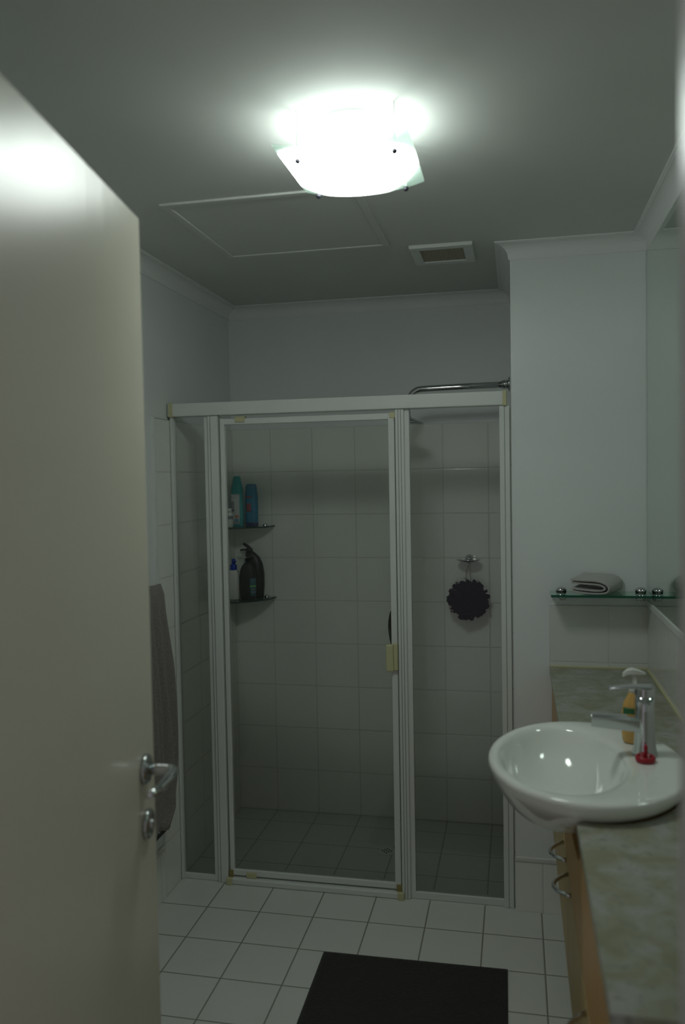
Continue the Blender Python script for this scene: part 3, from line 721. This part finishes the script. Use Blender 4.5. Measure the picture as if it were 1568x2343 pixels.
A = [(ya, .868)] + [(BY - .262 * math.cos(PI * k / 30) + (k - 15) * 1e-5, .868 - .118 * max(0, math.sin(PI * k / 30)) ** .8) for k in range(31)] + [(yb, .868)]
bm = strip_board(A, [(p[0], .602) for p in A], lambda p: (1.428, *p), lambda p: (1.446, *p))
obj('apron', loc_bm(bm, t), 'wood2', t)
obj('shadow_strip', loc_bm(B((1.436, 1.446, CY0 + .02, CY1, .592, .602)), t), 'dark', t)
edges = [CY0 + .015, -2.13, -1.622, -1.18, CY1]
for i in range(4):
    dr_ = obj('door', loc_bm(B((1.428, 1.446, edges[i] + .002, edges[i + 1] - .002, .302, .592)), t), 'wood', t, bevel=.002)
    hy0 = {0: -2.22, 1: -1.69, 2: -1.51, 3: -1.09}[i]
    bm = bmesh.new(); tube(bm, [(1.428 - .038 * math.sin(PI * k / 12) ** .8, hy0 - .054 + .108 * k / 12, .584 - .004 * math.sin(PI * k / 12)) for k in range(13)], .0048, 10)
    obj('handle', loc_bm(bm, t), 'chrome', dr_, smooth=True)
top = thing('countertop', 'long speckled grey-green granite worktop along the right wall', 'countertop', (1.6, -1.68, CZ))
obj('slab', loc_bm(notched(CX, WR - .007, CY0, CY1 + .002, .868, CZ, .203, .265), top), 'granite', top)
obj('sealant_line', loc_bm(B((CX + .002, WR - .007, CY1 - .003, CY1 + .002, CZ - .001, CZ + .005), (WR - .012, WR - .006, CY0, CY1, CZ - .001, CZ + .005)), top), 'yel', top)

# basin: outer ellipse rim with off-centre bowl, hollow shell
BX, BY, BZ = 1.458, -1.79, .930
bs = thing('wash_basin', 'white oval semi-recessed ceramic basin set into the granite top', 'basin', (BX, BY, BZ))
bm = bmesh.new(); n_ = 96
def ring(cx, cy, a_, b_, z, p=2.0, zt=0):
    r_ = []
    for k in range(n_):
        q = 2 * PI * k / n_; c, s = math.cos(q), math.sin(q)
        r_.append((cx + a_ * math.copysign(abs(c) ** (2 / p), c), cy + b_ * math.copysign(abs(s) ** (2 / p), s), z))
    return r_
IX = -.052
rings = [ring(-.044, 0, .028, .028, -.155), ring(-.044, 0, .066, .066, -.150), ring(-.045, 0, .099, .106, -.132), ring(-.042, 0, .129, .155, -.102), ring(-.026, 0, .161, .203, -.077), ring(-.011, 0, .188, .240, -.054), ring(-.001, 0, .207, .2675, -.036),
         ring(0, 0, .2135, .275, -.022), ring(0, 0, .216, .278, -.012), ring(0, 0, .2145, .2765, -.004), ring(0, 0, .209, .271, 0), ring(-.004, 0, .200, .262, .0005),
         ring(IX + .014, 0, .160, .232, -.0005), ring(IX, 0, .139, .222, -.003), ring(IX, 0, .133, .216, -.009), ring(IX, 0, .128, .208, -.022), ring(IX, 0, .118, .190, -.055), ring(IX + .002, 0, .096, .148, -.090), ring(IX + .006, 0, .065, .095, -.113), ring(IX + .01, 0, .028, .032, -.124), ring(IX + .01, 0, .02, .022, -.126)]
loft(bm, rings)
obj('bowl', bm, 'ceramic', bs, smooth=True, sub=1)
bm = bmesh.new(); lathe(bm, [(.019, -.1255), (.019, -.1215), (.013, -.1205), (.011, -.124)], (IX + .01, 0, 0), n=28); obj('waste_ring', bm, 'chrome', bs, smooth=True)

# mixer tap
TX, TY = 1.590, -1.752
t = thing('mixer_tap', 'tall chrome single-lever mixer tap standing on the basin deck', 'tap', (TX, TY, BZ))
bm = bmesh.new(); lathe(bm, [(.028, 0), (.0275, .004), (.024, .02), (.0215, .06), (.0205, .10), (.0205, .132)], n=36); obj('tap_body', bm, 'chrome', t, smooth=True)
bm = bmesh.new()
secs = []
for k in range(9):
    u = k / 8; x = -.012 - .105 * u; z = .070 + .006 * u; hh = .0165 - .003 * u; ww = .017 - .002 * u
    secs.append([(x, -ww, z - hh), (x, -ww, z + hh * .6), (x, -ww * .6, z + hh), (x, ww * .6, z + hh), (x, ww, z + hh * .6), (x, ww, z - hh), (x, 0, z - hh * 1.25)])
loft(bm, secs); obj('spout', bm, 'chrome', t, bevel=.001)
bm = bmesh.new(); lathe(bm, [(.0205, .1335), (.0215, .1345), (.0215, .151), (.0205, .152)], n=40)
hc = obj('lever_cap', bm, 'chrome', t, bevel=.001)
bm = bmesh.new(); loft(bm, [[(x, -w_, z0), (x, w_, z0), (x, w_, z0 + .005), (x, -w_, z0 + .005)] for x, w_, z0 in ((.020, .018, .152), (-.02, .016, .151), (-.05, .012, .149), (-.072, .010, .146), (-.078, .008, .143))])
obj('lever', bm, 'chrome', hc, bevel=.002)

# red basin plug lying on deck
t = thing('basin_plug', 'red rubber basin plug lying upside down in front of tap', 'plug', (1.584, -1.800, BZ))
bm = bmesh.new(); lathe(bm, [(.0195, 0), (.0215, .004), (.0215, .009), (.0195, .0125), (.0165, .0125), (.0155, .004), (.006, .0035)], n=32); obj('plug_disc', bm, 'red', t, smooth=True)
bm = bmesh.new(); lathe(bm, [(.0045, .003), (.004, .012), (.0045, .030), (.0035, .033)], (.002, .008, 0), n=14); obj('plug_stem', bm, 'red', t, smooth=True)

# soap pump bottle beyond the tap
t = thing('hand_wash_bottle', 'amber liquid soap pump bottle on basin deck behind the mixer tap', 'bottle', (1.579, -1.668, BZ + .0008))
bm = bmesh.new(); oval_bottle(bm, [(0, .022, .018, 0), (.004, .027, .021, 0), (.02, .029, .022, 0), (.07, .029, .022, 0), (.095, .024, .019, 0), (.112, .014, .013, 0), (.122, .0115, .0115, 0)], p=2.1); obj('bottle_body', bm, 'amber', t, smooth=True)
bm = bmesh.new(); lathe(bm, [(.0125, .118), (.0125, .130), (.006, .134), (.005, .158)], n=20); pc = obj('pump_collar', bm, 'whitep', t, smooth=True)
bm = bmesh.new(); loft(bm, [[(x, -w_, z - h_), (x, w_, z - h_), (x, w_, z + h_), (x, -w_, z + h_)] for x, w_, z, h_ in ((.026, .004, .1625, .002), (.012, .008, .166, .005), (-.004, .009, .168, .007), (-.016, .008, .166, .006), (-.026, .005, .158, .005))]); obj('pump_head', bm, 'whitep', pc, bevel=.002)
patch('label', t, .029, .022, .062, .085, -150, -95, 'greenl', p=2.1, scale=1.04)

# ------------------------------------------------------------------ bath mat
t = thing('bath_mat', 'dark charcoal rectangular bath mat on the white floor tiles', 'mat', (.975, -1.5, 0))
def mat_bm():
    bm = bmesh.new(); nx, ny = 60, 76; x0, x1, y0, y1 = -.294, .302, -.48, .395; rnd = random.Random(3); V = []
    for i in range(ny + 1):
        row = []
        for j in range(nx + 1):
            x = x0 + (x1 - x0) * j / nx; y = y0 + (y1 - y0) * i / ny; e_ = min(j, nx - j, i, ny - i)
            z = .0035 if e_ == 0 else (.010 + rnd.uniform(-.0008, .0008))
            if j > 0 and j < nx: x += rnd.uniform(-.002, .002)
            row.append(bm.verts.new((x, y, z)))
        V.append(row)
    for i in range(ny):
        for j in range(nx): bm.faces.new((V[i][j], V[i][j + 1], V[i + 1][j + 1], V[i + 1][j]))
    g = bmesh.ops.extrude_face_region(bm, geom=bm.faces[:]) if False else None
    box(bm, x0 + .001, x1 - .001, y0 + .001, y1 - .001, .0002, .0036)
    return bm
obj('mat_pile', mat_bm(), 'mat', t, smooth=True)
t.rotation_euler = (0, 0, math.radians(.8))
bpy.data.objects['bath_mat'].location = (.975, -1.5, .0005)
